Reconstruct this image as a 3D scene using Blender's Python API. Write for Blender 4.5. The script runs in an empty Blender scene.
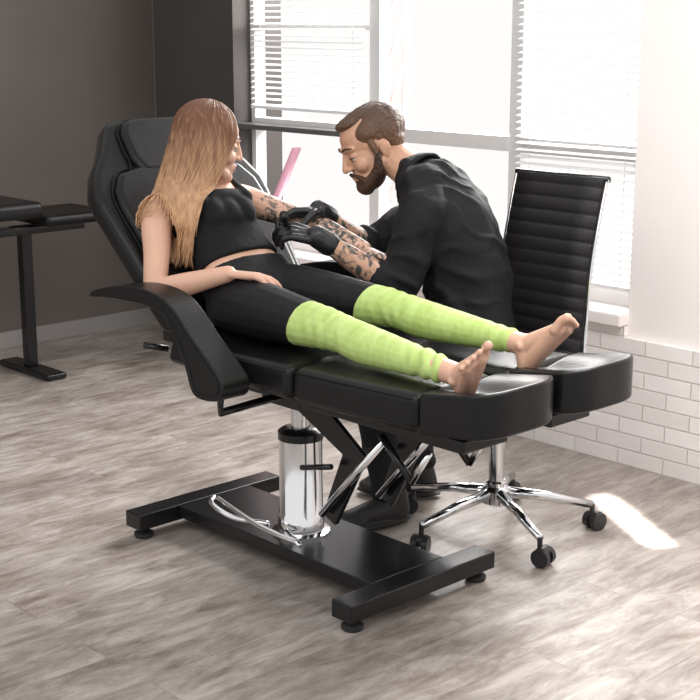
import bpy, bmesh, math, random
import numpy as np
from mathutils import Vector, Matrix
random.seed(4)
V3=Vector
scene=bpy.context.scene
try: scene.view_settings.view_transform='Standard'
except Exception: pass
tmp=bpy.data.scenes.new("work")
# ------------------------------------------------------------ materials
def newmat(name):
    m=bpy.data.materials.new(name); m.use_nodes=True
    return m, m.node_tree.nodes, m.node_tree.links, m.node_tree.nodes["Principled BSDF"]
def mat(name,col,rough=.5,metal=0.,bump=0.,bscale=100.,var=0.,vscale=8.,spec=None,trans=0.,sub=0.,coat=0.):
    m,N,L,b=newmat(name)
    b.inputs["Base Color"].default_value=(*col,1); b.inputs["Roughness"].default_value=rough
    b.inputs["Metallic"].default_value=metal
    if spec is not None: b.inputs["Specular IOR Level"].default_value=spec
    if sub:
        b.inputs["Subsurface Weight"].default_value=sub; b.inputs["Subsurface Radius"].default_value=(.02,.008,.004)
        b.inputs["Subsurface Scale"].default_value=.5
    g=N.new("ShaderNodeNewGeometry")
    if var:
        n=N.new("ShaderNodeTexNoise"); n.inputs["Scale"].default_value=vscale; n.inputs["Detail"].default_value=6
        L.new(g.outputs["Position"],n.inputs["Vector"])
        r=N.new("ShaderNodeValToRGB"); r.color_ramp.elements[0].position=.3; r.color_ramp.elements[1].position=.7
        r.color_ramp.elements[0].color=(*[c*(1-var) for c in col],1); r.color_ramp.elements[1].color=(*[min(1,c*(1+var)) for c in col],1)
        L.new(n.outputs["Fac"],r.inputs["Fac"]); L.new(r.outputs["Color"],b.inputs["Base Color"])
    if bump:
        n=N.new("ShaderNodeTexNoise"); n.inputs["Scale"].default_value=bscale; n.inputs["Detail"].default_value=4
        L.new(g.outputs["Position"],n.inputs["Vector"])
        bp=N.new("ShaderNodeBump"); bp.inputs["Strength"].default_value=bump; bp.inputs["Distance"].default_value=.01
        L.new(n.outputs["Fac"],bp.inputs["Height"]); L.new(bp.outputs["Normal"],b.inputs["Normal"])
    return m
M={}
M['leather']=mat("black_leather",(.0075,.0075,.008),.34,bump=.08,bscale=140,spec=.26)
M['leather_pipe']=mat("leather_piping",(.014,.014,.015),.6,spec=.15)
M['steel_black']=mat("black_powder_steel",(.010,.010,.011),.22,spec=.4)
M['chrome']=mat("chrome",(.75,.76,.78),.12,1.)
M['rubber']=mat("rubber",(.02,.02,.02),.6)
M['skinW']=mat("skin_light",(.66,.40,.29),.48,sub=.08,bump=.03,bscale=300,var=.05,vscale=12)
M['skinM']=mat("skin_tan",(.54,.31,.21),.5,sub=.08,bump=.05,bscale=300,var=.08,vscale=14)
M['lip']=mat("lip",(.5,.18,.15),.4)
M['tank']=mat("black_cotton",(.009,.009,.010),.8,bump=.2,bscale=60,spec=.2)
M['shirt']=mat("black_shirt",(.009,.009,.011),.75,bump=.4,bscale=24,spec=.28)
M['trousers']=mat("dark_trousers",(.016,.016,.019),.8,bump=.4,bscale=20,spec=.2)
M['glove']=mat("nitrile",(.012,.012,.014),.36,bump=.3,bscale=50)
M['eye']=mat("eye_white",(.6,.56,.52),.25)
M['iris']=mat("iris",(.05,.03,.02),.1)
M['lash']=mat("eyelash",(.03,.018,.012),.7)
M['browh']=mat("brow_hair",(.07,.038,.022),.8)
M['frame']=mat("window_frame_paint",(.62,.615,.61),.4)
M['blind']=mat("blind_slats",(.74,.74,.75),.5)
M['white']=mat("white_plaster",(.92,.865,.845),.7,bump=.05,bscale=40,var=.015,vscale=3)
M['base']=mat("grey_baseboard",(.38,.36,.35),.5)
M['darkwall']=mat("dark_column_paint",(.048,.041,.038),.6,var=.1,vscale=3)
M['sill']=mat("dark_grey_sill",(.09,.09,.092),.4)
M['pink']=mat("pink_plastic",(.85,.42,.54),.4)
M['paleRed']=mat("pale_red_paint",(.95,.66,.64),.6)
M['caster']=mat("caster_plastic",(.02,.02,.022),.35)
M['mesh_b']=mat("ribbed_black_vinyl",(.014,.013,.014),.5,bump=.2,bscale=150,spec=.3)
def hairmat(name,c1,c2,lo=0,hi=1,sc=(60,60,6),bs=.5):
    m,N,L,b=newmat(name); g=N.new("ShaderNodeNewGeometry")
    mp=N.new("ShaderNodeMapping"); mp.inputs["Scale"].default_value=sc
    L.new(g.outputs["Position"],mp.inputs["Vector"])
    n=N.new("ShaderNodeTexNoise"); n.inputs["Scale"].default_value=1.5; n.inputs["Detail"].default_value=5
    L.new(mp.outputs["Vector"],n.inputs["Vector"])
    s=N.new("ShaderNodeSeparateXYZ"); L.new(g.outputs["Position"],s.inputs["Vector"])
    mr=N.new("ShaderNodeMapRange"); mr.inputs["From Min"].default_value=hi; mr.inputs["From Max"].default_value=lo
    L.new(s.outputs["Z"],mr.inputs["Value"])
    ad=N.new("ShaderNodeMath"); ad.operation='MULTIPLY_ADD'; ad.inputs[1].default_value=.9; ad.inputs[2].default_value=-.45
    L.new(n.outputs["Fac"],ad.inputs[0])
    a2=N.new("ShaderNodeMath"); a2.operation='ADD'; L.new(ad.outputs[0],a2.inputs[0]); L.new(mr.outputs[0],a2.inputs[1])
    r=N.new("ShaderNodeValToRGB"); r.color_ramp.elements[0].position=.1; r.color_ramp.elements[1].position=.85
    r.color_ramp.elements[0].color=(*c1,1); r.color_ramp.elements[1].color=(*c2,1)
    L.new(a2.outputs[0],r.inputs["Fac"]); L.new(r.outputs["Color"],b.inputs["Base Color"])
    b.inputs["Roughness"].default_value=.5
    bp=N.new("ShaderNodeBump"); bp.inputs["Strength"].default_value=bs; bp.inputs["Distance"].default_value=.006
    L.new(n.outputs["Fac"],bp.inputs["Height"]); L.new(bp.outputs["Normal"],b.inputs["Normal"])
    return m
M['hairW']=hairmat("long_hair",(.15,.060,.028),(.62,.37,.20),lo=.90,hi=1.31)
M['hairM']=hairmat("short_hair",(.040,.020,.012),(.13,.068,.038),lo=1.15,hi=1.35,sc=(160,40,60),bs=1.)
M['beard']=hairmat("beard_hair",(.028,.014,.008),(.085,.038,.02),lo=1.0,hi=1.15,sc=(150,150,60),bs=1.)
def tattoomat(name,skin):
    m,N,L,b=newmat(name); g=N.new("ShaderNodeNewGeometry")
    n=N.new("ShaderNodeTexNoise"); n.inputs["Scale"].default_value=24; n.inputs["Detail"].default_value=4; n.inputs["Distortion"].default_value=2.2
    v=N.new("ShaderNodeTexVoronoi"); v.inputs["Scale"].default_value=26; v.feature='DISTANCE_TO_EDGE'
    L.new(g.outputs["Position"],n.inputs["Vector"]); L.new(g.outputs["Position"],v.inputs["Vector"])
    r=N.new("ShaderNodeValToRGB"); e=r.color_ramp.elements
    e[0].position=.40; e[0].color=(.06,.07,.07,1); e[1].position=.53; e[1].color=(*skin,1)
    x=e.new(.46); x.color=(.20,.15,.12,1)
    L.new(n.outputs["Fac"],r.inputs["Fac"])
    r2=N.new("ShaderNodeValToRGB"); r2.color_ramp.elements[0].position=.02; r2.color_ramp.elements[1].position=.06
    r2.color_ramp.elements[0].color=(.15,.13,.11,1); r2.color_ramp.elements[1].color=(1,1,1,1)
    L.new(v.outputs["Distance"],r2.inputs["Fac"])
    mx=N.new("ShaderNodeMix"); mx.data_type='RGBA'; mx.blend_type='MULTIPLY'; mx.inputs["Factor"].default_value=.28
    L.new(r.outputs["Color"],mx.inputs["A"]); L.new(r2.outputs["Color"],mx.inputs["B"])
    L.new(mx.outputs["Result"],b.inputs["Base Color"]); b.inputs["Roughness"].default_value=.5
    return m
M['tatW']=tattoomat("tattooed_skin_light",(.64,.40,.30)); M['tatM']=tattoomat("tattooed_skin_tan",(.54,.32,.22))
def legmat():
    m,N,L,b=newmat("two_tone_leggings"); g=N.new("ShaderNodeNewGeometry")
    s=N.new("ShaderNodeSeparateXYZ"); L.new(g.outputs["Position"],s.inputs["Vector"])
    a=N.new("ShaderNodeMath"); a.operation='MULTIPLY_ADD'; a.inputs[1].default_value=-.3; L.new(s.outputs["Z"],a.inputs[0]); L.new(s.outputs["X"],a.inputs[2])
    gt=N.new("ShaderNodeMath"); gt.operation='GREATER_THAN'; gt.inputs[1].default_value=.200-.3*.77; L.new(a.outputs[0],gt.inputs[0])
    n=N.new("ShaderNodeTexNoise"); n.inputs["Scale"].default_value=1; n.inputs["Detail"].default_value=2; n.inputs["Distortion"].default_value=1.
    mp=N.new("ShaderNodeMapping"); mp.inputs["Scale"].default_value=(26,10,14); L.new(g.outputs["Position"],mp.inputs["Vector"]); L.new(mp.outputs["Vector"],n.inputs["Vector"])
    r=N.new("ShaderNodeValToRGB"); r.color_ramp.elements[0].color=(.42,.56,.16,1); r.color_ramp.elements[1].color=(.52,.67,.24,1)
    r.color_ramp.elements[0].position=.3; r.color_ramp.elements[1].position=.65
    L.new(n.outputs["Fac"],r.inputs["Fac"])
    mx=N.new("ShaderNodeMix"); mx.data_type='RGBA'; L.new(gt.outputs[0],mx.inputs["Factor"])
    mx.inputs["A"].default_value=(.009,.009,.011,1); L.new(r.outputs["Color"],mx.inputs["B"])
    L.new(mx.outputs["Result"],b.inputs["Base Color"]); b.inputs["Roughness"].default_value=.6; b.inputs["Specular IOR Level"].default_value=.25
    bp=N.new("ShaderNodeBump"); bp.inputs["Strength"].default_value=.30; bp.inputs["Distance"].default_value=.009
    L.new(n.outputs["Fac"],bp.inputs["Height"]); L.new(bp.outputs["Normal"],b.inputs["Normal"])
    return m
M['leggings']=legmat()
def floormat():
    m,N,L,b=newmat("weathered_planks"); g=N.new("ShaderNodeNewGeometry")
    mp=N.new("ShaderNodeMapping"); mp.inputs["Rotation"].default_value=(0,0,math.radians(90))
    L.new(g.outputs["Position"],mp.inputs["Vector"])
    br=N.new("ShaderNodeTexBrick"); br.inputs["Scale"].default_value=1; br.inputs["Brick Width"].default_value=1.25; br.inputs["Row Height"].default_value=.165
    br.inputs["Mortar Size"].default_value=.0020; br.inputs["Mortar Smooth"].default_value=.3; br.inputs["Bias"].default_value=0
    br.inputs["Color1"].default_value=(.38,.38,.38,1); br.inputs["Color2"].default_value=(.68,.68,.68,1); br.inputs["Mortar"].default_value=(.12,.12,.12,1)
    br.offset=.37; L.new(mp.outputs["Vector"],br.inputs["Vector"])
    m2=N.new("ShaderNodeMapping"); m2.inputs["Scale"].default_value=(2.6,9,1); L.new(mp.outputs["Vector"],m2.inputs["Vector"])
    va=N.new("ShaderNodeVectorMath"); va.operation='MULTIPLY_ADD'; va.inputs[1].default_value=(9,9,9)
    L.new(br.outputs["Color"],va.inputs[0]); L.new(m2.outputs["Vector"],va.inputs[2])
    n=N.new("ShaderNodeTexNoise"); n.inputs["Scale"].default_value=1.7; n.inputs["Detail"].default_value=12; n.inputs["Roughness"].default_value=.74; n.inputs["Distortion"].default_value=.5
    L.new(va.outputs[0],n.inputs["Vector"])
    n2=N.new("ShaderNodeTexNoise"); n2.inputs["Scale"].default_value=2.8; n2.inputs["Detail"].default_value=8; n2.inputs["Roughness"].default_value=.6; L.new(mp.outputs["Vector"],n2.inputs["Vector"])
    r=N.new("ShaderNodeValToRGB"); e=r.color_ramp.elements
    e[0].position=.32; e[0].color=(.155,.124,.103,1); e[1].position=.64; e[1].color=(.48,.435,.40,1)
    x=e.new(.42); x.color=(.25,.212,.185,1); x=e.new(.53); x.color=(.355,.315,.285,1)
    ad=N.new("ShaderNodeMath"); ad.operation='MULTIPLY_ADD'; ad.inputs[1].default_value=.45; L.new(n2.outputs["Fac"],ad.inputs[0])
    sb=N.new("ShaderNodeMath"); sb.operation='ADD'; sb.inputs[1].default_value=-.225; L.new(n.outputs["Fac"],sb.inputs[0]); L.new(sb.outputs[0],ad.inputs[2])
    L.new(ad.outputs[0],r.inputs["Fac"])
    mr=N.new("ShaderNodeMix"); mr.data_type='RGBA'; mr.blend_type='MULTIPLY'; mr.inputs["Factor"].default_value=.4
    bc=N.new("ShaderNodeMix"); bc.data_type='RGBA'; bc.blend_type='ADD'; bc.inputs["Factor"].default_value=1; bc.inputs["B"].default_value=(.38,.38,.38,1)
    L.new(br.outputs["Color"],bc.inputs["A"])
    L.new(r.outputs["Color"],mr.inputs["A"]); L.new(bc.outputs["Result"],mr.inputs["B"])
    L.new(mr.outputs["Result"],b.inputs["Base Color"])
    b.inputs["Roughness"].default_value=.36
    bp=N.new("ShaderNodeBump"); bp.inputs["Strength"].default_value=.12; bp.inputs["Distance"].default_value=.005
    L.new(n.outputs["Fac"],bp.inputs["Height"]); L.new(bp.outputs["Normal"],b.inputs["Normal"])
    return m
M['floor']=floormat()
def brickmat():
    m,N,L,b=newmat("painted_brick"); g=N.new("ShaderNodeNewGeometry")
    s=N.new("ShaderNodeSeparateXYZ"); c=N.new("ShaderNodeCombineXYZ"); L.new(g.outputs["Position"],s.inputs["Vector"])
    L.new(s.outputs["X"],c.inputs["X"]); L.new(s.outputs["Z"],c.inputs["Y"])
    br=N.new("ShaderNodeTexBrick"); br.inputs["Scale"].default_value=1; br.inputs["Brick Width"].default_value=.19; br.inputs["Row Height"].default_value=.058
    br.inputs["Mortar Size"].default_value=.0035; br.inputs["Mortar Smooth"].default_value=.6
    br.inputs["Color1"].default_value=(.82,.77,.75,1); br.inputs["Color2"].default_value=(.92,.88,.86,1); br.inputs["Mortar"].default_value=(.70,.65,.63,1)
    L.new(c.outputs[0],br.inputs["Vector"]); L.new(br.outputs["Color"],b.inputs["Base Color"]); b.inputs["Roughness"].default_value=.65
    n=N.new("ShaderNodeTexNoise"); n.inputs["Scale"].default_value=30; n.inputs["Detail"].default_value=5; L.new(g.outputs["Position"],n.inputs["Vector"])
    sm=N.new("ShaderNodeMath"); sm.operation='MULTIPLY_ADD'; sm.inputs[1].default_value=-.6; L.new(n.outputs["Fac"],sm.inputs[0]); L.new(br.outputs["Fac"],sm.inputs[2])
    bp=N.new("ShaderNodeBump"); bp.inputs["Strength"].default_value=.6; bp.inputs["Distance"].default_value=.006; bp.invert=True
    L.new(sm.outputs[0],bp.inputs["Height"]); L.new(bp.outputs["Normal"],b.inputs["Normal"])
    return m
M['brick']=brickmat()
M['leftwall']=mat("grey_brown_wall",(.165,.143,.128),.75,var=.14,vscale=1.,bump=.04,bscale=30)
# ------------------------------------------------------------ mesh helpers
def setsmooth(me,val=True):
    me.polygons.foreach_set("use_smooth",[val]*len(me.polygons))
def mkobj(name,verts,faces,material,smooth=True):
    me=bpy.data.meshes.new(name); me.from_pydata([tuple(v) for v in verts],[],faces); me.update()
    bm=bmesh.new(); bm.from_mesh(me); bmesh.ops.recalc_face_normals(bm,faces=bm.faces); bm.to_mesh(me); bm.free()
    if material: me.materials.append(material)
    setsmooth(me,smooth)
    ob=bpy.data.objects.new(name,me); scene.collection.objects.link(ob); return ob
def thing(name,loc,label,cat,group=None):
    e=bpy.data.objects.new(name,None); e.empty_display_size=.1; e.location=loc; scene.collection.objects.link(e)
    e["label"]=label; e["category"]=cat
    if group: e["group"]=group
    return e
def part(ob,parent,label=None):
    ob.parent=parent
    if parent.parent is None: ob.matrix_parent_inverse=Matrix.Translation(-V3(parent.location))
    if label: ob["label"]=label
    return ob
def struct(ob): ob["kind"]="structure"; return ob
def bevel(ob,w,seg=3,wn=True):
    m=ob.modifiers.new("b","BEVEL"); m.width=w; m.segments=seg; m.limit_method='ANGLE'; m.angle_limit=math.radians(35)
    if wn: ob.modifiers.new("w","WEIGHTED_NORMAL")
    return ob
def boxdata(lo,hi):
    x0,y0,z0=lo;x1,y1,z1=hi
    v=[V3(q) for q in [(x0,y0,z0),(x1,y0,z0),(x1,y1,z0),(x0,y1,z0),(x0,y0,z1),(x1,y0,z1),(x1,y1,z1),(x0,y1,z1)]]
    return v,[(0,3,2,1),(4,5,6,7),(0,1,5,4),(1,2,6,5),(2,3,7,6),(3,0,4,7)]
def box(name,lo,hi,material,bev=0.,seg=2):
    v,f=boxdata(lo,hi); ob=mkobj(name,v,f,material,bool(bev))
    if bev: bevel(ob,bev,seg)
    return ob
def multi(name,datas,material,smooth=False):
    vs=[];fs=[]
    for v,f in datas:
        o=len(vs); vs+=list(v); fs+=[tuple(i+o for i in q) for q in f]
    return mkobj(name,vs,fs,material,smooth)
def prism(name,outline,fn,d0,d1,material,bev=.02,seg=4):
    n=len(outline); v=[fn(a,b,d0) for a,b in outline]+[fn(a,b,d1) for a,b in outline]
    f=[tuple(range(n))[::-1],tuple(range(n,2*n))]+[(i,(i+1)%n,n+(i+1)%n,n+i) for i in range(n)]
    ob=mkobj(name,v,f,material,True)
    if bev: bevel(ob,bev,seg)
    return ob
def basis(d):
    d=d.normalized(); a=V3((0,0,1)) if abs(d.z)<.9 else V3((1,0,0))
    x=d.cross(a).normalized(); return x,x.cross(d).normalized(),d
def sweepdata(pts,radii,n=12):
    pts=[V3(p) for p in pts]; k=len(pts)
    if not hasattr(radii,'__len__'): radii=[radii]*k
    x=None; vs=[];fs=[]
    for i in range(k):
        t=(pts[min(i+1,k-1)]-pts[max(i-1,0)]).normalized()
        if x is None: x=basis(t)[0]
        else: x=(x-t*x.dot(t)).normalized()
        y=t.cross(x)
        for j in range(n):
            a=2*math.pi*j/n; vs.append(pts[i]+x*math.cos(a)*radii[i]+y*math.sin(a)*radii[i])
    for i in range(k-1):
        for j in range(n): fs.append((i*n+j,i*n+(j+1)%n,(i+1)*n+(j+1)%n,(i+1)*n+j))
    fs.append(tuple(range(n))[::-1]); fs.append(tuple(range((k-1)*n,k*n)))
    return vs,fs
def tube(name,pts,r,material,n=14): 
    return multi(name,[sweepdata(pts,r,n)],material,True)
def smoothpts(pts,k=8):
    pts=[V3(p) for p in pts]; out=[]
    P=[pts[0]]+pts+[pts[-1]]
    for i in range(1,len(P)-2):
        for j in range(k):
            t=j/k; a,b,c,d=P[i-1],P[i],P[i+1],P[i+2]
            out.append(.5*((2*b)+(c-a)*t+(2*a-5*b+4*c-d)*t*t+(3*b-a-3*c+d)*t**3))
    out.append(pts[-1]); return out
def gridfaces(fs,rows,n):
    for i in range(rows-1):
        for j in range(n): fs.append((i*n+j,i*n+(j+1)%n,(i+1)*n+(j+1)%n,(i+1)*n+j))
def lathe(name,c,prof,material,n=32,axis=V3((0,0,1)),closed=False):
    x,y,z=basis(axis); c=V3(c); vs=[];fs=[]
    for r,h in prof:
        for j in range(n):
            a=2*math.pi*j/n; vs.append(c+x*r*math.cos(a)+y*r*math.sin(a)+z*h)
    k=len(prof); gridfaces(fs,k,n)
    if closed:
        for j in range(n): fs.append(((k-1)*n+j,(k-1)*n+(j+1)%n,(j+1)%n,j))
    else: fs.append(tuple(range(n))[::-1]); fs.append(tuple(range((k-1)*n,k*n)))
    ob=mkobj(name,vs,fs,material,True); 
    m=ob.modifiers.new("e","EDGE_SPLIT"); m.split_angle=math.radians(40)
    return ob
# ------- organic primitives -> voxel union
def p_cap(p0,p1,r0,r1): return ('c',V3(p0),V3(p1),r0,r1)
def p_ell(c,rad,ax=None):
    if ax is None: ax=(V3((1,0,0)),V3((0,1,0)),V3((0,0,1)))
    return ('e',V3(c),rad,ax)
def p_loft(rings): return ('l',rings)
def chain(pts,k=4):
    P=smoothpts([V3((*p[0],)) for p in pts],k)
    R=smoothpts([V3((p[1],0,0)) for p in pts],k)
    return [p_cap(P[i],P[i+1],R[i].x,R[i+1].x) for i in range(len(P)-1)]
def primdata(p,inf):
    vs=[];fs=[]
    if p[0]=='c':
        _,a,b,ra,rb=p; ra+=inf; rb+=inf
        d=b-a
        if d.length<1e-5: d=V3((0,0,1e-4)); b=a+d
        x,y,z=basis(d); n=16; prof=[]
        for i in range(5):
            t=math.pi/2*(1-i/4.); prof.append((max(ra*math.cos(t),ra*.03),a-z*ra*math.sin(t)))
        for i in range(5):
            t=math.pi/2*i/4.; prof.append((max(rb*math.cos(t),rb*.03),b+z*rb*math.sin(t)))
        for r,c in prof:
            for j in range(n):
                q=2*math.pi*j/n; vs.append(c+x*r*math.cos(q)+y*r*math.sin(q))
        gridfaces(fs,len(prof),n)
    elif p[0]=='e':
        _,c,rad,ax=p; n=22; k=12
        for i in range(k+1):
            t=math.pi*i/k; s=max(math.sin(t),.02)
            for j in range(n):
                q=2*math.pi*j/n
                vs.append(c+ax[0]*(rad[0]+inf)*s*math.cos(q)+ax[1]*(rad[1]+inf)*s*math.sin(q)+ax[2]*(rad[2]+inf)*math.cos(t))
        gridfaces(fs,k+1,n)
    else:
        rings=p[1]; k=6; C=smoothpts([r[0] for r in rings],k); S=smoothpts([r[1] for r in rings],k); F=smoothpts([r[2] for r in rings],k)
        D=smoothpts([V3((r[3],r[4],0)) for r in rings],k); n=32
        for i in range(len(C)):
            s=S[i].normalized(); f=F[i].normalized()
            for j in range(n):
                q=2*math.pi*j/n; ca,sa=math.cos(q),math.sin(q); e=.85
                vs.append(C[i]+s*(D[i].x+inf)*math.copysign(abs(ca)**e,ca)+f*(D[i].y+inf)*math.copysign(abs(sa)**e,sa))
        gridfaces(fs,len(C),n)
    fs.append(tuple(range(n))[::-1]); fs.append(tuple(range(len(vs)-n,len(vs))))
    return vs,fs
def organic(name,prims,mats,inf=0.,voxel=.004,smooth=4,disp=None,classify=None):
    vs=[];fs=[]
    for p in prims:
        v,f=primdata(p,inf); o=len(vs); vs+=[tuple(q) for q in v]; fs+=[tuple(i+o for i in q) for q in f]
    me=bpy.data.meshes.new(name); me.from_pydata(vs,[],fs); me.update()
    bm=bmesh.new(); bm.from_mesh(me); bmesh.ops.recalc_face_normals(bm,faces=bm.faces); bm.to_mesh(me); bm.free()
    ob=bpy.data.objects.new(name,me); tmp.collection.objects.link(ob)
    r=ob.modifiers.new("r","REMESH"); r.mode='VOXEL'; r.voxel_size=voxel; r.adaptivity=0
    if smooth: s=ob.modifiers.new("s","SMOOTH"); s.factor=.5; s.iterations=smooth
    tmp.view_layers[0].update(); dg=tmp.view_layers[0].depsgraph
    nm=bpy.data.meshes.new_from_object(ob.evaluated_get(dg))
    ob.modifiers.clear(); ob.data=nm; bpy.data.meshes.remove(me); nm.name=name
    tmp.collection.objects.unlink(ob); scene.collection.objects.link(ob)
    if disp:
        n=len(nm.vertices); co=np.empty(n*3); nm.vertices.foreach_get("co",co); co=co.reshape(-1,3)
        no=np.empty(n*3); nm.vertices.foreach_get("normal",no); no=no.reshape(-1,3)
        co=co+no*disp(co)[:,None]; nm.vertices.foreach_set("co",co.ravel()); nm.update()
    nm.materials.clear()
    for m in mats: nm.materials.append(m)
    setsmooth(nm)
    if classify:
        n=len(nm.polygons); c=np.empty(n*3); nm.polygons.foreach_get("center",c)
        nm.polygons.foreach_set("material_index",classify(c.reshape(-1,3)).astype(np.int32))
    return ob
sin=np.sin
def lumps(a,k,seed=0.):
    def f(P):
        x,y,z=P[:,0]*k+seed,P[:,1]*k+seed*1.7,P[:,2]*k-seed
        return a*(sin(x+1.7*sin(y*.8+z*.5))*sin(y*1.1+1.3*sin(z*.9+x*.4))+.6*sin(2.1*z+1.9*sin(x*1.7+y)))*.6
    return f
def folds(a,k,d,seed=0.,sharp=2.,base=.3):
    d=V3(d).normalized(); x,y,_=basis(d)
    def f(P):
        D=P@np.array(d); X=P@np.array(x); Y=P@np.array(y)
        w=D*k+1.8*sin(X*k*.35+seed)+1.5*sin(Y*k*.3+D*k*.25+seed*2)
        r=(.5+.5*np.cos(w))**sharp
        return a*(r*(.6+.4*sin(X*k*.5+Y*k*.4+seed))-base)
    return f
def add(*F): return lambda P: sum(f(P) for f in F)
# ------- anatomy
def hand(w,d,n,s,L,curl,rs=1.,spread=.14,tcurl=.4):
    w=V3(w); d=V3(d).normalized(); n=V3(n); n=(n-d*n.dot(d)).normalized(); s0=d.cross(n); s=s0 if s0.dot(V3(s))>0 else -s0
    k=L/.18; P=[]
    lens=[.072,.080,.074,.058]; kd=[.088,.09,.085,.077]
    for i in range(4):
        o=.030-.0205*i
        K=w+d*kd[i]*k+s*o*k-n*(.002)*k
        P.append(p_cap(w+s*(.016-.011*i)*k+d*.004,K,.0135*rs*k,.0108*rs*k))
        a=curl[i]*.5; p=K
        for m,(fr,r0,r1) in enumerate([(.46,.0098,.0090),(.30,.0090,.0083),(.24,.0083,.0070)]):
            dd=(d*math.cos(a)+n*math.sin(a)+s*(spread*(1.5-i)/1.5)).normalized()
            q=p+dd*lens[i]*fr*k; P.append(p_cap(p,q,r0*rs*k,r1*rs*k)); p=q; a+=curl[i]*.75
    P.append(p_ell(w+d*.045*k+s*.002*k,(.036*k*rs,.045*k,.014*k*rs),(s,d,n)))
    p=w+d*.012*k+s*.018*k
    for dd,l,r0,r1 in [((s*.75+d*.65+n*.35),.045,.0150,.0125),((s*.30+d*.85+n*tcurl),.034,.0120,.0102),((s*.05+d*.9+n*(tcurl+.2)),.026,.0100,.0080)]:
        q=p+dd.normalized()*l*k; P.append(p_cap(p,q,r0*rs*k,r1*rs*k)); p=q
    return P
def foot(ank,t,dors,s,L=.235,rs=1.):
    t=V3(t).normalized(); up=V3(dors); up=(up-t*up.dot(t)).normalized(); s0=up.cross(t); s=s0 if s0.dot(V3(s))>0 else -s0
    k=L/.235; a=V3(ank); P=[]; H=a-up*.042*k-t*.028*k
    P.append(p_cap(a,H,.031*k,.029*k))
    B=H+t*.150*k
    P.append(p_cap(H-up*.002,B+s*.022*k,.027*k,.019*k)); P.append(p_cap(H,B-s*.024*k-t*.01*k,.025*k,.016*k))
    P.append(p_cap(a-up*.005,B+s*.012*k+up*.004*k,.031*k,.017*k)); P.append(p_cap(a-up*.01,B-s*.012*k,.028*k,.015*k))
    P.append(p_cap(a+s*.026*k,a+s*.026*k-up*.004,.012*k,.012*k)); P.append(p_cap(a-s*.026*k-up*.006,a-s*.026*k-up*.01,.012*k,.012*k))
    ln=[.052,.046,.040,.034,.028]; rr=[.0140,.0098,.0094,.0090,.0086]
    for i in range(5):
        o=.034-[0,.0265,.0465,.065,.082][i]; st=B+s*o*k-t*(.004*i)*k
        m=st+t*ln[i]*.6*k+up*.005*k; e=st+t*ln[i]*k-up*.001*k
        P+= [p_cap(st,m,rr[i]*1.0*k,rr[i]*.88*k),p_cap(m,e,rr[i]*.9*k,rr[i]*.93*k)]
    return P
class Head:
    def __init__(s,C,fwd,up,k=1.,fem=True):
        s.C=V3(C); s.f=V3(fwd).normalized(); u=V3(up); s.u=(u-s.f*u.dot(s.f)).normalized(); s.r=s.f.cross(s.u).normalized(); s.k=k; s.fem=fem
    def at(s,x,f,u): return s.C+(s.r*x+s.f*f+s.u*u)*s.k
    def E(s,x,f,u,rx,rf,ru): return p_ell(s.at(x,f,u),(rx*s.k,rf*s.k,ru*s.k),(s.r,s.f,s.u))
    def Cp(s,a,b,r0,r1): return p_cap(s.at(*a),s.at(*b),r0*s.k,r1*s.k)
    def prims(s):
        nt=0 if s.fem else .004
        P=[s.E(0,-.012,.032,.074,.096,.083),s.E(0,.028,-.02,.060,.060,.082)]
        jw=.043 if s.fem else .050
        P+=[s.E(0,.045,-.072,jw,.042,.034),s.E(0,.074,-.092,.019,.016,.016)]
        P+=[s.Cp((0,.083,.014),(0,.096+nt,-.020),.0080,.0095),s.Cp((0,.096+nt,-.020),(0,.100+nt,-.029),.0100,.0100)]
        for q in (1,-1):
            P+=[s.E(q*.0115,.090+nt,-.031,.0085,.010,.0075),s.Cp((q*.010,.0845,.024),(q*.042,.070,.022),.0085,.008)]
            P+=[s.E(q*.036,.060,-.030,.024,.024,.024),s.E(q*.070,-.012,-.016,.009,.016,.026),s.E(q*.077,-.017,-.008,.005,.012,.018)]
            P+=[s.Cp((q*.055,.004,-.045),(q*.030,.062,-.085),.017,.016)]
            P+=[s.Cp((0,.0895,-.0560),(q*.017,.081,-.0605),.0062,.0042),s.Cp((0,.0880,-.066),(q*.016,.080,-.0635),.0068,.0042)]
            P+=[s.E(q*.031,.0685,.002,.0155,.0145,.0115)]
        P+=[s.E(0,.076,-.060,.028,.014,.022)]
        return P
    def extras(s,parent,M_eye,M_iris,M_brow,browr=.0032):
        for q in (1,-1):
            e=organic("eye",[s.E(q*.031,.0715,-.0055,.0120,.0115,.0085)],[M_eye],voxel=.002,smooth=1); part(e,parent)
            i=organic("iris",[s.E(q*.031,.0805,-.0070,.0055,.0034,.0052)],[M_iris],voxel=.0012,smooth=1); i.parent=e
            l=organic("eyelash",[s.Cp((q*.019,.0815,-.003),(q*.031,.0835,-.0015),.0016,.0018),s.Cp((q*.031,.0835,-.0015),(q*.044,.0765,-.0035),.0018,.0014)],[M['lash']],voxel=.001,smooth=0); part(l,parent)
            b=organic("eyebrow",[s.Cp((q*.012,.0915,.026),(q*.030,.087,.031),browr,browr),s.Cp((q*.030,.087,.031),(q*.048,.073,.025),browr,browr*.6)],[M_brow],voxel=.0015,smooth=1); part(b,parent)
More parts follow.
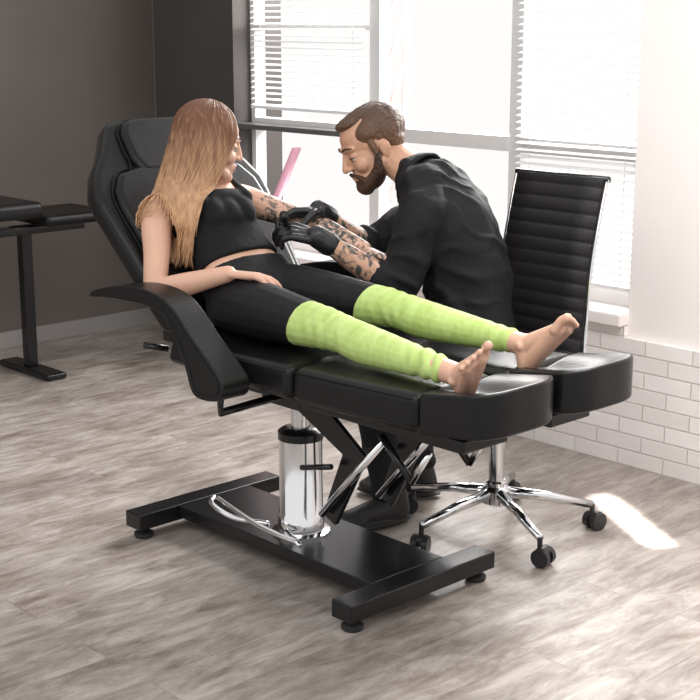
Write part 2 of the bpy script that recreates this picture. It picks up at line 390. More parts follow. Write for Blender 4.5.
# ============================================================ ROOM
fl=mkobj("floor",[(-3.2,-3.4,0),(3.6,-3.4,0),(3.6,1.75,0),(-3.2,1.75,0)],[(0,1,2,3)],M['floor'],False); struct(fl)
struct(box("wall_left",(-3.2,-3.4,0),(-3.03,1.75,3.0),M['leftwall']))
struct(box("baseboard_left",(-3.03,-3.4,0),(-3.012,1.70,.075),M['base']))
struct(box("wall_alcove",(-3.2,1.70,0),(-2.60,1.9,3.0),M['leftwall']))
struct(box("wall_column",(-2.63,1.42,0),(-2.04,1.7,3.0),M['darkwall']))
WX0,WX1=-2.04,.10
struct(box("wall_back",(WX0,1.42,0),(WX1,1.68,.50),M['brick']))
struct(box("wall_brick",(WX1,1.42,0),(3.6,1.68,.46),M['brick']))
struct(box("wall_right",(WX1,1.44,.46),(3.6,1.68,3.0),M['white']))
struct(box("wall_top",(WX0,1.44,2.35),(WX1,1.68,3.0),M['white']))
struct(box("trim_1",(WX0,1.39,.50),(WX1,1.66,.545),M['white'],.006))
bays=[(-2.04,-1.25),(-1.25,-.50),(-.50,.10)]
for i,(a,b) in enumerate(bays):
    y0,y1=1.52,1.58; w=.028
    D=[boxdata((a,y0,.545),(a+w,y1,2.35)),boxdata((b-w,y0,.545),(b,y1,2.35)),boxdata((a+w,y0,.545),(b-w,y1,.60)),boxdata((a+w,y0,2.30),(b-w,y1,2.35)),
       boxdata((a+w,y0-.01,1.06),(b-w,y1,1.115))]
    if i==0: D.append(boxdata((a+w,y0,1.50),(b-w,y1,1.52)))
    struct(multi("window_%d"%(i+1),D,M['frame']))
def blind(a,b,z0,z1,label,step=.025,tilt=.30):
    D=[]; z=z1
    D.append(boxdata((a,1.465,z1),(b,1.505,z1+.03)))
    while z>z0:
        w=.011
        v=[V3((a,1.485-w,z-w*tilt)),V3((b,1.485-w,z-w*tilt)),V3((b,1.485+w,z+w*tilt)),V3((a,1.485+w,z+w*tilt))]
        v+= [q+V3((0,0,.0014)) for q in v]
        D.append((v,[(0,3,2,1),(4,5,6,7),(0,1,5,4),(1,2,6,5),(2,3,7,6),(3,0,4,7)])); z-=step
    for x in (a+.06,b-.06): D.append(boxdata((x-.001,1.484,z0),(x+.001,1.486,z1)))
    D.append(boxdata((a,1.475,z0-.012),(b,1.495,z0)))
    o=multi("window_blind",D,M['blind']); o["label"]=label; o["category"]="blind"; return o
blind(-1.99,-1.28,1.17,2.25,"pale horizontal slatted blind half lowered over window beside dark column")
blind(-.46,.085,.62,2.25,"white horizontal slatted blind lowered over window beside brick wall")
struct(box("trim_2",(-2.04,1.42,1.070),(-1.28,1.515,1.092),M['sill'],.004))
lb=prism("leaning_board",[(0,0),(1.02,0),(1.02,.026),(0,.026)],lambda u,w,d: V3((-2.02+.50*u/1.06+w,1.20+d+u*.12,u)),0,.03,M['pink'],0)
lb["label"]="thin pink board leaning beneath the window"; lb["category"]="board"
mz=[sweepdata([V3((-1.64,2.0,.2)),V3((-1.68,2.0,3.0))],.010,8),sweepdata([V3((-1.55,2.0,.2)),V3((-1.53,2.0,3.0))],.012,8)]
for i in range(12):
    z=.3+i*.21; mz.append(sweepdata([V3((-1.65,2.0,z)),V3((-1.54,2.0,z+.20))],.012,8))
o=multi("lattice_mast",mz,M['paleRed'],True); o["label"]="pale red metal lattice mast seen through the window"; o["category"]="mast"
# ============================================================ background treatment table
bt=thing("massage_table",(-2.5,.45,0),"black padded treatment table on a steel pedestal leg beside the wall","table")
part(box("table_top",(-2.72,-.4,.715),(-2.32,.60,.785),M['leather'],.025,4),bt)
part(box("head_cushion",(-2.70,.63,.665),(-2.36,.98,.715),M['leather'],.022,4),bt)
part(box("support_rail",(-2.56,-.4,.625),(-2.48,.9,.66),M['steel_black'],.005),bt)
for y in (.585,-.35):
    part(box("pedestal_leg",(-2.545,y,.03),(-2.495,y+.05,.63),M['steel_black'],.006),bt)
    part(box("foot_plate",(-2.72,y-.025,0),(-2.30,y+.075,.03),M['steel_black'],.01),bt)
# ============================================================ TREATMENT CHAIR
tc=thing("tattoo_chair",(0,0,0),"black leather reclining tattoo chair on hydraulic steel base","chair")
SB=M['steel_black']; LE=M['leather']
part(box("foot_bar",(-.505,-.27,.035),(-.43,.29,.085),SB,.004),tc)
part(box("foot_bar",(.42,-.27,.035),(.495,.29,.085),SB,.004),tc)
part(box("base_plate",(-.43,-.125,.045),(.42,.155,.085),SB,.004),tc)
for x,y in [(-.468,-.23),(-.468,.25),(.458,-.23),(.458,.25)]:
    part(lathe("leveling_foot",(x,y,0),[(.026,0),(.030,.006),(.030,.014),(.022,.020),(.009,.022),(.009,.036)],M['rubber'],20),tc)
part(lathe("hydraulic_column",(0,0,.085),[(.085,0),(.085,.008),(.067,.012),(.067,.06),(.063,.065),(.063,.285)],M['chrome'],40),tc,"chrome hydraulic cylinder")
part(lathe("column_collar",(0,0,.37),[(.066,0),(.066,.022),(.055,.030),(.038,.034)],SB,40),tc,"black column collar")
part(lathe("column_piston",(0,0,.395),[(.028,0),(.028,.09)],M['chrome'],24),tc)
part(box("seat_frame",(-.20,-.17,.535),(.30,.17,.58),SB,.006),tc)
part(box("frame_head",(-.09,-.07,.475),(.09,.07,.54),SB,.006),tc)
pb=[sweepdata(smoothpts([(-.04,-.09,.12),(-.14,-.14,.125),(-.24,-.14,.14),(-.28,-.10,.145)]),.008,10),sweepdata(smoothpts([(-.28,-.10,.145),(-.04,-.13,.125),(.14,-.13,.12)]),.008,10),
    sweepdata([(.02,-.07,.11),(.15,-.14,.12)],.007,10)]
part(multi("foot_pedal",pb,M['chrome'],True),tc,"chrome pump pedal bars")
def bar(name,a,b,r,m,par=tc): return part(tube(name,[a,b],r,m),par)
prl=lambda a,b,d: V3((a,d,b))
for y in (-.09,.13):
    part(prism("linkage_arm",[(.06,.50),(.08,.54),(.17,.54),(.36,.41),(.24,.19),(.19,.21),(.27,.40)],prl,y,y+.016,SB,.003,2),tc)
    bar("support_strut",(.21,y-.02,.22),(.45,y-.02,.485),.011,M['chrome'])
    bar("release_handle",(.14,y-.03,.34),(.26,y-.03,.37),.008,SB)
    bar("gas_strut",(.45,y-.03,.50),(.56,y-.03,.40),.010,SB); bar("gas_strut",(.56,y-.03,.40),(.62,y-.03,.49),.009,M['chrome'])
part(box("leg_frame",(.28,-.24,.56),(.84,-.08,.595),SB,.006),tc); part(box("leg_frame",(.28,.08,.56),(.84,.24,.595),SB,.006),tc)
def slab(name,prof,y0,y1,bev=.026):
    return part(prism(name,prof,lambda a,b,d:V3((a,d,b)),y0,y1,LE,bev,5),tc)
slab("seat_cushion",[(-.235,.60),(.295,.59),(.298,.685),(.0,.675),(-.20,.70)],-.30,.30)
for y0,y1 in ((-.30,-.016),(.016,.30)):
    slab("thigh_cushion",[(.302,.59),(.745,.60),(.748,.70),(.5,.69),(.305,.685)],y0,y1)
def footpad(y0,y1):
    nx,ny=14,18; vs=[];fs=[]
    def xy(u,w):
        e=.204-.040*abs(2*w-1)**4
        return .752+e*u, y0+(y1-y0)*w
    for i in range(nx+1):
        for j in range(ny+1):
            u=i/nx; w=j/ny; x,y=xy(u,w)
            z=.704+.026*u-.036*math.exp(-((w-.5)/.24)**2)*math.sin(math.pi*min(1,.15+u*.9))**.8+.006*math.sin(math.pi*w)
            vs.append(V3((x,y,z)))
    N=(nx+1)*(ny+1)
    for i in range(nx+1):
        for j in range(ny+1):
            u=i/nx; w=j/ny; x,y=xy(u,w); vs.append(V3((x,y,.602+.022*u)))
    id=lambda i,j:i*(ny+1)+j
    for i in range(nx):
        for j in range(ny):
            fs.append((id(i,j),id(i+1,j),id(i+1,j+1),id(i,j+1))); fs.append((N+id(i,j),N+id(i,j+1),N+id(i+1,j+1),N+id(i+1,j)))
    for i in range(nx):
        fs.append((id(i,0),N+id(i,0),N+id(i+1,0),id(i+1,0))); fs.append((id(i,ny),id(i+1,ny),N+id(i+1,ny),N+id(i,ny)))
    for j in range(ny):
        fs.append((id(0,j),id(0,j+1),N+id(0,j+1),N+id(0,j))); fs.append((id(nx,j),N+id(nx,j),N+id(nx,j+1),id(nx,j+1)))
    o=mkobj("foot_cushion",vs,fs,LE,True); bevel(o,.016,4); part(o,tc)
footpad(-.30,-.016); footpad(.016,.30)
for y0,y1 in ((-.30,-.016),(.016,.30)):
    for z in (.674,.614):
        part(tube("seam_piping",smoothpts([(.32,y0+.001,z),(.73,y0+.001,z+.012)]),.0025,M['leather_pipe'],8),tc)
for z in (.666,.614): part(tube("seam_piping",smoothpts([(-.20,-.299,z+.008),(0,-.299,z),(.28,-.299,z+.003)]),.0025,M['leather_pipe'],8),tc)
B0=V3((-.285,0,.665)); BD=V3((-.647,0,.763)); BN=V3((.763,0,.647))
def bk(w,l,d): return B0+BD*l+BN*d+V3((0,w,0))
def both(half): return half+[(-w,l) for w,l in half[::-1]]
part(prism("backrest",both([(.27,.0),(.285,.10),(.30,.25),(.318,.40),(.318,.46),(.285,.53),(.235,.59),(.18,.68),(.155,.70),(.10,.71)]),bk,0,.075,LE,.026,5),tc)
po=both([(.235,.03),(.245,.12),(.255,.25),(.268,.38),(.262,.44),(.225,.50),(.14,.52)])
part(prism("back_pad",po,bk,.06,.100,LE,.02,5),tc)
ho=both([(.135,.49),(.155,.55),(.15,.64),(.125,.68),(.08,.69)])
part(prism("headrest",ho,bk,.06,.102,LE,.020,5),tc)
for ou,dd,sc in ((po,.079,.006),(ho,.082,.006)):
    pts=smoothpts([bk(w+math.copysign(sc,w),l,dd) for w,l in ou]+[bk(ou[0][0]+sc,ou[0][1],dd)],4)
    part(tube("seam_piping",pts,.0025,M['leather_pipe'],8),tc)
bar("recline_lever",(-.30,-.24,.62),(-.335,-.30,.635),.010,SB)
bar("back_hinge",(-.24,-.24,.62),(-.24,.24,.62),.018,SB)
part(box("back_frame",(-.33,-.2,.60),(-.19,.2,.635),SB,.005),tc)
arm=[(-.42,.778),(-.41,.798),(-.32,.822),(-.20,.838),(-.09,.830),(-.02,.798),(.05,.74),(.155,.66),(.18,.625),(.16,.59),(.09,.578),(.045,.592),(.015,.66),(-.045,.745),(-.11,.79),(-.30,.790)]
for y0,y1 in ((-.42,-.33),(.33,.42)):
    A=arm if y0<0 else [(a,b-.02) for a,b in arm]
    part(prism("armrest",[(p.x,p.y) for p in smoothpts([V3((a,b,0)) for a,b in A+[A[0]]],3)[:-1]],lambda a,b,d:V3((a,d,b)),y0,y1,LE,.016,5),tc)
    inner=[(-.09,.812),(-.02,.782),(.05,.722),(.145,.648),(.160,.625),(.145,.602),(.09,.592),(.06,.602),(.032,.665),(-.03,.752)]
    if y0<0:
        part(tube("seam_piping",smoothpts([(a,y0-.0005,b) for a,b in inner+[inner[0]]],4),.0022,M['leather_pipe'],8),tc)
    ym=(y0+y1)/2; sgn=-1 if y0<0 else 1
    part(multi("armrest_bracket",[sweepdata([(.11,ym,.60),(.11,ym,.54),(.10,sgn*.15,.545)],.011,10)],SB,True),tc)
# ============================================================ OFFICE CHAIR
oc=thing("office_chair",(.238,.59,0),"black ribbed high-back office chair with chrome frame and casters","chair")
cx,cy=.238,.59
part(lathe("gas_column",(cx,cy,.10),[(.032,0),(.032,.06),(.024,.065),(.024,.20),(.016,.205),(.016,.32)],M['chrome'],24),oc)
part(lathe("base_hub",(cx,cy,.085),[(.03,0),(.045,.01),(.045,.05),(.03,.065)],M['chrome'],24),oc)
for k in range(5):
    a=math.radians(-24+72*k); d=V3((math.cos(a),math.sin(a),0)); c=V3((cx,cy,0))
    part(multi("base_leg",[sweepdata([c+d*.03+V3((0,0,.125)),c+d*.15+V3((0,0,.112)),c+d*.30+V3((0,0,.082))],[.019,.016,.012],12)],M['chrome'],True),oc,"chrome base leg")
    p=c+d*.30; s=V3((-math.sin(a+.6),math.cos(a+.6),0)); q=V3((math.cos(a+.6),math.sin(a+.6),0))*.012
    w=[]
    for sg in (-1,1):
        w.append(sweepdata([p+q+s*sg*.008+V3((0,0,.028)),p+q+s*sg*.026+V3((0,0,.028))],.028,20))
    w.append(sweepdata([p+V3((0,0,.03)),p+V3((0,0,.085))],.008,10)); w.append(sweepdata([p+q-s*.02+V3((0,0,.040)),p+q+s*.02+V3((0,0,.040))],.020,14))
    o=multi("caster",w,M['caster'],True); o.modifiers.new("e","EDGE_SPLIT").split_angle=math.radians(40); part(o,oc)
def sheet(name,prof,x0,x1,th,material,ribs,amp):
    P=smoothpts(prof,ribs); n=len(P); L=[0]
    for i in range(1,n): L.append(L[-1]+(P[i]-P[i-1]).length)
    vs=[];fs=[];nx=4; sub=[]; tot=L[-1]; K=160; j=0
    for i in range(K+1):
        s=tot*i/K
        while j<n-2 and L[j+1]<s: j+=1
        t=(s-L[j])/max(1e-6,L[j+1]-L[j]); sub.append(P[j].lerp(P[j+1],t))
    for side in (0,1):
        for i in range(K+1):
            t=(sub[min(K,i+1)]-sub[max(0,i-1)]).normalized(); nrm=V3((0,-t.z,t.y))
            r=abs(math.sin(math.pi*i/K*tot/.042))**.5*amp
            off=(th/2+r)*(1 if side==0 else -1)
            for jj in range(nx+1):
                x=x0+(x1-x0)*jj/nx; vs.append(V3((x,sub[i].y,sub[i].z))+nrm*off)
    N=(K+1)*(nx+1); id=lambda s,i,j:s*N+i*(nx+1)+j
    for i in range(K):
        for j in range(nx):
            fs.append((id(0,i,j),id(0,i,j+1),id(0,i+1,j+1),id(0,i+1,j))); fs.append((id(1,i,j),id(1,i+1,j),id(1,i+1,j+1),id(1,i,j+1)))
        fs.append((id(0,i,0),id(0,i+1,0),id(1,i+1,0),id(1,i,0))); fs.append((id(0,i,nx),id(1,i,nx),id(1,i+1,nx),id(0,i+1,nx)))
    for j in range(nx):
        fs.append((id(0,0,j),id(1,0,j),id(1,0,j+1),id(0,0,j+1))); fs.append((id(0,K,j),id(0,K,j+1),id(1,K,j+1),id(1,K,j)))
    return mkobj(name,vs,fs,material,True)
bprof=[(0,.765,.475),(0,.80,.56),(0,.81,.70),(0,.83,.85),(0,.86,.98),(0,.885,1.075)]
xa,xb=cx-.185,cx+.145
part(sheet("backrest",bprof,xa,xb,.010,M['mesh_b'],8,.006),oc,"ribbed black backrest")
sprof=[(0,.36,.435),(0,.40,.45),(0,.55,.448),(0,.70,.448),(0,.765,.475)]
part(sheet("seat",sprof,xa,xb,.012,M['mesh_b'],8,.006),oc)
for x in (xa-.009,xb+.009):
    part(tube("side_rail",smoothpts([V3(p)+V3((x,0,0)) for p in sprof[:-1]+bprof]),.006,M['chrome']),oc,"polished metal side rail")
part(tube("top_bar",[(xa-.012,.886,1.075),(xb+.014,.886,1.075)],.010,SB),oc)
part(box("seat_mechanism",(cx-.09,cy-.09,.405),(cx+.09,cy+.09,.435),SB,.008),oc)
# ============================================================ WOMAN
wo=thing("person",(-.16,-.05,.69),"woman reclining on the chair in black top and green leggings","person")
F=V3((.763,0,.647)); S=V3((0,1,0))
WR=[((-.12,-.045,.765),.158,.080),((-.18,-.045,.818),.144,.085),((-.24,-.05,.880),.114,.074),((-.295,-.05,.942),.122,.082),((-.335,-.05,.993),.138,.086),((-.365,-.05,1.033),.128,.068),((-.378,-.05,1.075),.055,.05)]
ring=lambda t:(V3(t[0]),S,F,t[1],t[2])
torsoW=[p_loft([ring(t) for t in WR])]
bustc=[V3((-.305,-.05+q*.050,.960))+F*.038 for q in (-1,1)]
bust=[p_ell(c,(.056,.052,.058)) for c in bustc]
shN=V3((-.37,-.208,.992)); elN=V3((-.265,-.305,.80)); wrN=V3((-.085,-.185,.860))
shF=V3((-.375,.115,1.01)); elF=V3((-.225,.235,.95)); wrF=V3((-.03,.28,.885))
armsW=chain([(V3((-.372,-.12,1.032)),.042),(shN,.046),(shN.lerp(elN,.5),.038),(elN,.033)])+chain([(elN,.033),(elN.lerp(wrN,.35),.034),(wrN,.023)])
armsW+=chain([(V3((-.375,.03,1.032)),.042),(shF,.046),(shF.lerp(elF,.5),.039),(elF,.034)])+chain([(elF,.034),(elF.lerp(wrF,.35),.035),(wrF,.023)])
hN=hand(wrN,(.70,.70,-.10),(.15,0,-1),(-.3,1,0),.168,[.35,.4,.45,.55],.9)
hF=hand(wrF,(.7,.5,-.35),(.2,0,-1),(0,-1,0),.168,[.5,.55,.6,.7],.9)
hipN=V3((-.12,-.135,.765)); knN=V3((.31,-.165,.762)); anN=V3((.775,-.205,.738))
hipF=V3((-.13,.045,.775)); knF=V3((.27,.085,.780)); anF=V3((.725,.10,.752))
legs=[]
def legpts(h,k,a,end=1.):
    L=[(h,.080),(h.lerp(k,.35),.074),(h.lerp(k,.75),.058),(k,.049),(k.lerp(a,.12),.045),(k.lerp(a,.30)-V3((0,0,.006)),.047),(k.lerp(a,.55)-V3((0,0,.003)),.039),(k.lerp(a,.8),.030)]
    return L+[(k.lerp(a,end),.028)]
for h,k,a in ((hipN,knN,anN),(hipF,knF,anF)): legs+=chain(legpts(h,k,a))
feet=foot(anN+V3((.010,0,0)),(.56,-.40,.70),(-.8,0,.4),(0,1,0),.200)+foot(anF+V3((.012,0,0)),(.66,.08,.70),(-1,0,.4),(0,-1,0),.220)
HW=Head((-.352,-.035,1.195),(.56,.83,-.22),(-.10,-.05,1),.97,True)
neckW=[p_cap((-.375,-.05,1.05),HW.at(0,-.02,-.05),.042,.044)]
def clsW(P):
    o=np.zeros(len(P)); sf=np.array(shF); ef=np.array(elF); D=P-sf
    o[(np.linalg.norm(D,axis=1)>.055)&(D@(ef-sf)>0)&(P[:,1]>.125)&(P[:,0]<.10)&(P[:,2]>.84)]=1
    q=P-np.array(HW.C); x=q@np.array(HW.r)/HW.k; f=q@np.array(HW.f)/HW.k; u=q@np.array(HW.u)/HW.k
    o[(abs(x)<.018)&(f>.082)&(u>-.071)&(u<-.052)]=2
    return o
body=organic("body",torsoW+bust+armsW+hN+hF+legs+feet+neckW+HW.prims(),[M['skinW'],M['tatW'],M['lip']],voxel=.0032,smooth=3,classify=clsW)
part(body,wo)
HW.extras(wo,M['eye'],M['iris'],M['browh'],.0024)
tankR=[ring((V3((-.212,-.047,.853)),.130,.082)),ring((V3((-.25,-.05,.893)),.116,.078))]+[ring(t) for t in WR[3:5]]+[ring((V3((-.352,-.05,1.014)),.122,.078))]
tank=[p_loft(tankR)]+bust+[p_ell(V3((-.302,-.05,.956))+F*.040,(.06,.05,.055))]
for q in (-1,1):
    y=-.05+q*.085
    tank+= [p_cap(V3((-.315,y,1.0))+F*.056,V3((-.362,y,1.058))+F*.022,.015,.011),p_cap(V3((-.362,y,1.058))+F*.022,V3((-.385,y,1.04))-F*.03,.011,.014)]
part(organic("tank_top",tank,[M['tank']],inf=.007,voxel=.005,smooth=10,disp=folds(.003,60,(-.6,.2,.76),1.)),wo,"black sleeveless top")
LG=[p_loft([ring(WR[0]),ring(WR[1]),ring((V3((-.198,-.047,.838)),.138,.085))])]
for h,k,a in ((hipN,knN,anN),(hipF,knF,anF)): LG+=chain(legpts(h,k,a,.90))
def legdisp(P):
    x=P[:,0]; w=np.clip((x-.60)/.12,0,1)+.35*np.exp(-((x-.30)/.06)**2)+.05
    return w*.0036*(sin(x*150+2.*sin(P[:,1]*35+1)+1.6*sin(P[:,2]*40))+.4*sin(x*80+3*sin(P[:,2]*30)))
part(organic("leggings",LG,[M['leggings']],inf=.005,voxel=.004,smooth=5,disp=legdisp),wo,"leggings black at the waist and lime green below")
cap=[(shN,elN,.056),(V3((-.37,-.05,1.03)),shN,.056),(V3((-.37,-.05,1.03)),shF,.053),(bustc[0]+V3((0,-.01,0)),bustc[0]+V3((-.05,-.01,.03)),.074),(bustc[0]+V3((-.03,-.02,.04)),V3((-.355,-.14,1.05)),.056)]
def push(p):
    p=V3(p)
    for t in WR[2:]:
        c=V3(t[0]); d=p-c; a=d.dot(S)/(t[1]+.020); b=d.dot(F)/(t[2]+.020); ax=d.dot(V3((-.647,0,.763)))
        if abs(ax)<.04:
            r=math.sqrt(a*a+b*b)
            if 1e-4<r<1: p=c+V3((-.647,0,.763))*ax+S*(d.dot(S)/r)+F*(d.dot(F)/r)
    for a,b,r in cap:
        ab=b-a; t=max(0,min(1,(p-a).dot(ab)/ab.length_squared)); q=a+ab*t; d=p-q
        if 1e-5<d.length<r+.008: p=q+d.normalized()*(r+.008)
    dd=(p-(B0+BN*.11)).dot(BN)
    if dd<0: p=p-BN*dd
    return p
hd=[]
for i in range(1200):
    sd=1 if random.random()<.78 else -1
    ph=random.uniform(38,180) if sd==1 else random.uniform(85,180); a=math.radians(ph)*sd
    R=1+random.uniform(-.03,.035); pts=[]
    part_x=-.012
    for th in (4,18,34,50,66,82,96):
        t=math.radians(th); hx=math.sin(a)*math.sin(t)*.087*R; hf=(math.cos(a)*.101*math.sin(t))*R-.010
        pts.append(HW.at(hx+part_x*(1-th/96),hf,.030+.092*math.cos(t)*R))
    E=pts[-1]; kk=1-(ph-38)/142.
    if sd==1 or ph>150:
        T=V3((-.385+.14*kk,-.215+random.uniform(-.03,.03)+.04*kk,.885+random.uniform(-.035,.09)))
        Mi=V3((E.x*.5+T.x*.5-.01,min(E.y,T.y)*.4+E.y*.3+T.y*.3,1.04))
    else:
        T=V3((-.42+.03*kk,.02+random.uniform(-.04,.04),1.02+random.uniform(-.05,.04))); Mi=(E+T)/2
    full=[*pts,E.lerp(Mi,.5)+V3((0,0,-.005)),Mi,Mi.lerp(T,.5),T]
    full=smoothpts(full,3); n=len(full)
    full=[push(p)+V3([random.uniform(-.0006,.0006) for _ in range(3)]) if (j>n*.55 and (sd==1 or ph>150)) else p for j,p in enumerate(full)]
    rad=[.0032*min(1,.5+j/n*2)*(1 if j<n*.7 else max(.15,(1-(j/n-.70)/.31))) for j in range(n)]
    hd.append(sweepdata(full,rad,5))
vs,fs=primdata(HW.E(0,-.018,.034,.083,.094,.087),0); hd.append((vs,fs))
part(multi("hair",hd,M['hairW'],True),wo,"long straight brown hair fading to blonde")
# ============================================================ MAN
ma=thing("person",(.14,.57,.46),"bearded man in black shirt and gloves seated tattooing the woman's arm","person")
FM=V3((-.85,-.5,0)); SM=V3((-.5,.85,0)).normalized()
def mf(t,lean): return (V3(t[0]),SM,(FM.normalized()+V3((0,0,lean))).normalized(),t[1],t[2])
MR=[((.135,.585,.555),.150,.105,0),((.125,.585,.68),.138,.100,.0),((.10,.575,.82),.142,.104,-.2),((.06,.555,.94),.158,.106,-.35),((.012,.54,1.022),.150,.088,-.5),((-.025,.52,1.070),.088,.068,-.6)]
mt=[p_loft([mf(t,t[3]) for t in MR])]
sN=V3((.102,.395,.996)); eN=V3((.060,.330,.775)); wN=V3((-.070,.145,.924))
sF=V3((-.085,.70,.996)); eF=V3((-.22,.50,.83)); wF=V3((-.190,.26,.978))
mc=V3((.01,.535,1.025))
fN=chain([(eN,.041),(eN.lerp(wN,.3),.041),(wN,.026)]); fF=chain([(eF,.041),(eF.lerp(wF,.3),.041),(wF,.026)])
uarm=chain([(mc.lerp(sN,.5),.052),(sN,.047),(sN.lerp(eN,.5),.044),(eN,.041)])+chain([(mc.lerp(sF,.5),.052),(sF,.047),(sF.lerp(eF,.5),.044),(eF,.041)])
h1=V3((.17,.50,.545)); k1=V3((-.13,.395,.50)); a1=V3((-.03,.40,.09))
h2=V3((.09,.65,.545)); k2=V3((-.21,.66,.50)); a2=V3((-.15,.65,.09))
ml=[]
for h,k,a in ((h1,k1,a1),(h2,k2,a2)):
    ml+=chain([(h,.085),(h.lerp(k,.5),.075),(k,.058)])+chain([(k,.056),(k.lerp(a,.3),.054),(a,.036)])
HM=Head((-.195,.475,1.165),(-.38,-.80,-.42),(-.25,-.28,1),1.06,False)
nb=V3((-.035,.52,1.072))
neckM=[p_cap(nb,HM.at(0,-.03,-.04),.056,.055)]
def clsM(P):
    o=np.zeros(len(P))
    for e,w in ((eN,wN),(eF,wF)):
        e=np.array(e); ab=np.array(w)-e; t=((P-e)@ab)/(ab@ab); d=np.linalg.norm(P-(e+np.outer(t,ab)),axis=1)
        o[(t>.05)&(t<1.1)&(d<.06)]=1
    return o
gN=hand(wN,(-.72,-.55,.22),(-.35,.2,-.9),(-.4,.7,0),.180,[.85,.8,.9,1.],1.08,.10,.7)
gF=hand(wF,(-.45,-.85,-.02),(.3,-.2,-.9),(.6,-.5,0),.180,[.7,.7,.8,.95],1.08,.10,.7)
body=organic("body",mt+uarm+fN+fF+ml+neckM+HM.prims(),[M['skinM'],M['tatM']],voxel=.0034,smooth=3,classify=clsM)
part(body,ma); HM.extras(ma,M['eye'],M['iris'],M['browh'],.0034)
for g,w,e in ((gN,wN,eN),(gF,wF,eF)):
    d=(e-w).normalized()
    part(organic("glove",g+[p_cap(w-d*.012,w+d*.030,.033,.035)],[M['glove']],voxel=.003,smooth=3,inf=.0005),ma,"black nitrile glove")
nd=(HM.at(0,-.03,-.04)-nb).normalized()
sh=[p_loft([mf(((.150,.59,.52),.160,.128),0),mf(((.138,.585,.60),.155,.120),0)]+[mf((t[0],t[1]+.008,t[2]+.014),t[3]) for t in MR[1:5]]+[mf(((-.015,.525,1.060),.110,.080),-.6)])]
for q,e,w in ((sN,eN,wN),(sF,eF,wF)):
    sh+=chain([(mc.lerp(q,.4),.064),(q,.061),(q.lerp(e,.4),.058),(q.lerp(e,.8),.058),(e,.055)])+[p_cap(e,e.lerp(w,.10),.053,.051)]
    sh+=[p_cap(e.lerp(w,.07),e.lerp(w,.15),.056,.053)]
sh+=[p_cap(nb-nd*.06,nb+nd*.004,.085,.066),p_cap(nb-nd*.05+SM*.06,nb-nd*.01,.070,.055),p_cap(nb-nd*.05-SM*.06,nb-nd*.01,.070,.055)]
part(organic("shirt",sh,[M['shirt']],inf=.009,voxel=.0045,smooth=8,disp=add(folds(.009,62,(.5,.3,.75),.7,2.6,.12),folds(.007,95,(-.7,.4,.45),2.1,3.,.1),folds(.006,48,(.2,-.8,.5),4.1,2.6,.12))),ma,"black shirt with rolled sleeves")
def collar():
    fwd=(HM.f-nd*HM.f.dot(nd)).normalized(); sd=nd.cross(fwd); vs=[];fs=[]; n=40
    prof=[(.064,.012),(.061,.040),(.065,.044),(.078,.020),(.090,-.004),(.084,-.008)]
    for r,h in prof:
        for j in range(n):
            a=2*math.pi*(j+.5)/n; k=(1+math.cos(a))/2
            hh=h-.018*k if h>0 else h-.010*k
            rr=r+(.012*k if h<.03 else 0)
            vs.append(nb+fwd*(math.cos(a)*rr)+sd*(math.sin(a)*rr)+nd*(hh+.002))
    k=len(prof)
    for i in range(k):
        for j in range(n):
            if j==n-1: continue
            i2=(i+1)%k; fs.append((i*n+j,i*n+(j+1)%n,i2*n+(j+1)%n,i2*n+j))
    fs.append(tuple(i*n for i in range(k))); fs.append(tuple(i*n+n-1 for i in range(k))[::-1])
    return mkobj("collar",vs,fs,M['shirt'],True)
part(collar(),ma,"folded shirt collar")
tr=[p_loft([mf(((.135,.585,.55),.151,.108),0),mf(((.130,.585,.62),.145,.105),0)])]
for h,k,a in ((h1,k1,a1),(h2,k2,a2)):
    tr+=chain([(h,.086),(h.lerp(k,.5),.080),(k,.066)])+chain([(k,.064),(k.lerp(a,.3),.062),(k.lerp(a,.93),.052)])
part(organic("trousers",tr,[M['trousers']],inf=.006,voxel=.007,smooth=4,disp=folds(.010,50,(0,0,1),.3)),ma,"dark trousers")
for a,dr in ((a1,V3((-.25,-.97,0))),(a2,V3((-.8,-.6,0)))):
    dr.normalize(); sd=V3((-dr.y,dr.x,0)); c=V3((a.x,a.y,0)); Z=V3((0,0,1))
    s=[p_ell(c-dr*.01+Z*.045,(.045,.055,.042),(sd,dr,Z)),p_cap(c-dr*.02+Z*.05,c+Z*.12,.044,.046),
       p_cap(c+Z*.055,c+dr*.15+Z*.035,.045,.032),p_ell(c+dr*.14+Z*.030,(.047,.06,.026),(sd,dr,Z)),p_ell(c+dr*.065+Z*.014,(.050,.145,.012),(sd,dr,Z))]
    part(organic("shoe",s,[M['rubber']],voxel=.004,smooth=3),ma,"black leather shoe")
hm=[HM.E(0,-.030,.040,.080,.092,.076),HM.E(0,.026,.088,.052,.052,.020),HM.E(0,-.01,.095,.056,.065,.020),HM.E(0,-.052,.0,.067,.048,.054)]
for q in (1,-1):
    hm+=[HM.E(q*.050,.000,.045,.029,.048,.038),HM.Cp((q*.067,.018,.015),(q*.069,.014,-.03),.011,.007)]
part(organic("hair",hm,[M['hairM']],voxel=.0028,smooth=4,disp=add(folds(.0016,300,(.85,-.4,.2),.4,1.2),folds(.0020,150,(.5,-.7,.3),1.4,1.))),ma,"short brushed-back brown hair")
bd=[HM.E(0,.046,-.083,.051,.046,.034),HM.E(0,.069,-.095,.034,.028,.028)]
for q in (1,-1):
    bd+=[HM.Cp((q*.069,.014,-.02),(q*.058,.030,-.065),.008,.017),HM.Cp((q*.058,.030,-.065),(q*.03,.068,-.090),.017,.019),
         HM.Cp((0,.0965,-.046),(q*.024,.087,-.056),.0048,.0048),HM.Cp((q*.024,.087,-.056),(q*.034,.074,-.075),.006,.011)]
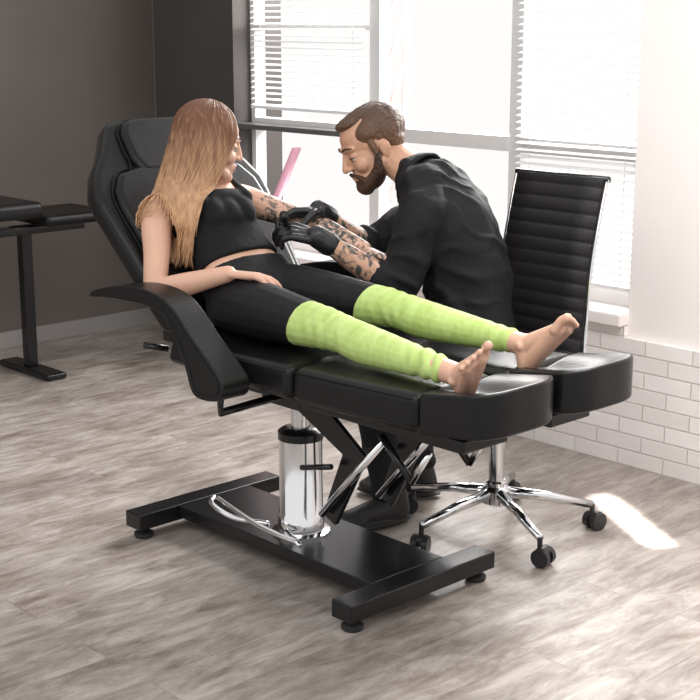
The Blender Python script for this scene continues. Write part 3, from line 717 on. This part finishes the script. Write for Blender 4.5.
part(organic("beard",bd,[M['beard']],voxel=.0028,smooth=3,disp=lumps(.0010,300)),ma,"full dark brown beard")
tm=thing("tattoo_machine",(-.16,.085,.93),"small black tattoo machine held in a gloved hand","tattoo machine")
o3=V3((-.035,-.005,.014))
part(multi("machine_grip",[sweepdata([V3((-.105,.075,.965))+o3,V3((-.150,.12,.935))+o3],[.010,.009],12),sweepdata([V3((-.150,.12,.935))+o3,V3((-.172,.142,.922))+o3],[.006,.002],10)],M['steel_black'],True),tm)
part(tube("motor_body",[V3((-.075,.045,.985))+o3,V3((-.105,.075,.965))+o3],.013,M['steel_black']),tm,"dark metal motor body")
bpy.data.scenes.remove(tmp)
# ============================================================ LIGHT, CAMERA
w=bpy.data.worlds.new("World"); scene.world=w; w.use_nodes=True
bg=w.node_tree.nodes["Background"]; bg.inputs[0].default_value=(1,.985,.97,1); bg.inputs[1].default_value=1.0
def area(name,loc,target,size,sy,power,col=(1,1,1),spread=180):
    l=bpy.data.lights.new(name,"AREA"); l.shape='RECTANGLE'; l.size=size; l.size_y=sy; l.energy=power; l.color=col; l.spread=math.radians(spread)
    o=bpy.data.objects.new(name,l); o.location=loc; o.rotation_euler=(V3(target)-V3(loc)).to_track_quat('-Z','Y').to_euler(); scene.collection.objects.link(o); return o
area("window_daylight",(-.7,2.6,2.2),(.4,0,.3),2.6,1.4,290,(1,.98,.96))
area("room_fill",(1.4,-2.9,3.0),(.6,1.2,.5),2.5,2.0,38,(1,.97,.95))
area("wall_wash",(1.8,-.2,3.0),(1.1,1.44,.9),1.0,.8,18,(1,.95,.93),90)  # extra front light, added to brighten the white wall on the right
sp=area("sun_patch",(.47,.97,2.6),(.47,.97,0),.46,.07,1.3,(1,.97,.92),1.8); sp.rotation_euler=(0,0,math.radians(-31))
sl=bpy.data.lights.new("floor_glow_fill","SPOT"); sl.energy=360; sl.spot_size=math.radians(44); sl.spot_blend=1; sl.shadow_soft_size=.4; sl.color=(1,.98,.95)  # added spot inside the room, standing in for window glare on the floor
so=bpy.data.objects.new("floor_glow_fill",sl); so.location=(1.55,1.1,2.8); so.rotation_euler=(V3((1.25,.10,0))-V3(so.location)).to_track_quat('-Z','Y').to_euler(); scene.collection.objects.link(so)
cd=bpy.data.cameras.new("camera"); cd.lens=72; cd.sensor_width=36; cam=bpy.data.objects.new("camera",cd); scene.collection.objects.link(cam)
cam.location=(2.901,-2.557,1.54); cam.rotation_euler=(math.radians(90-13.263),0,math.radians(46.5)); scene.camera=cam
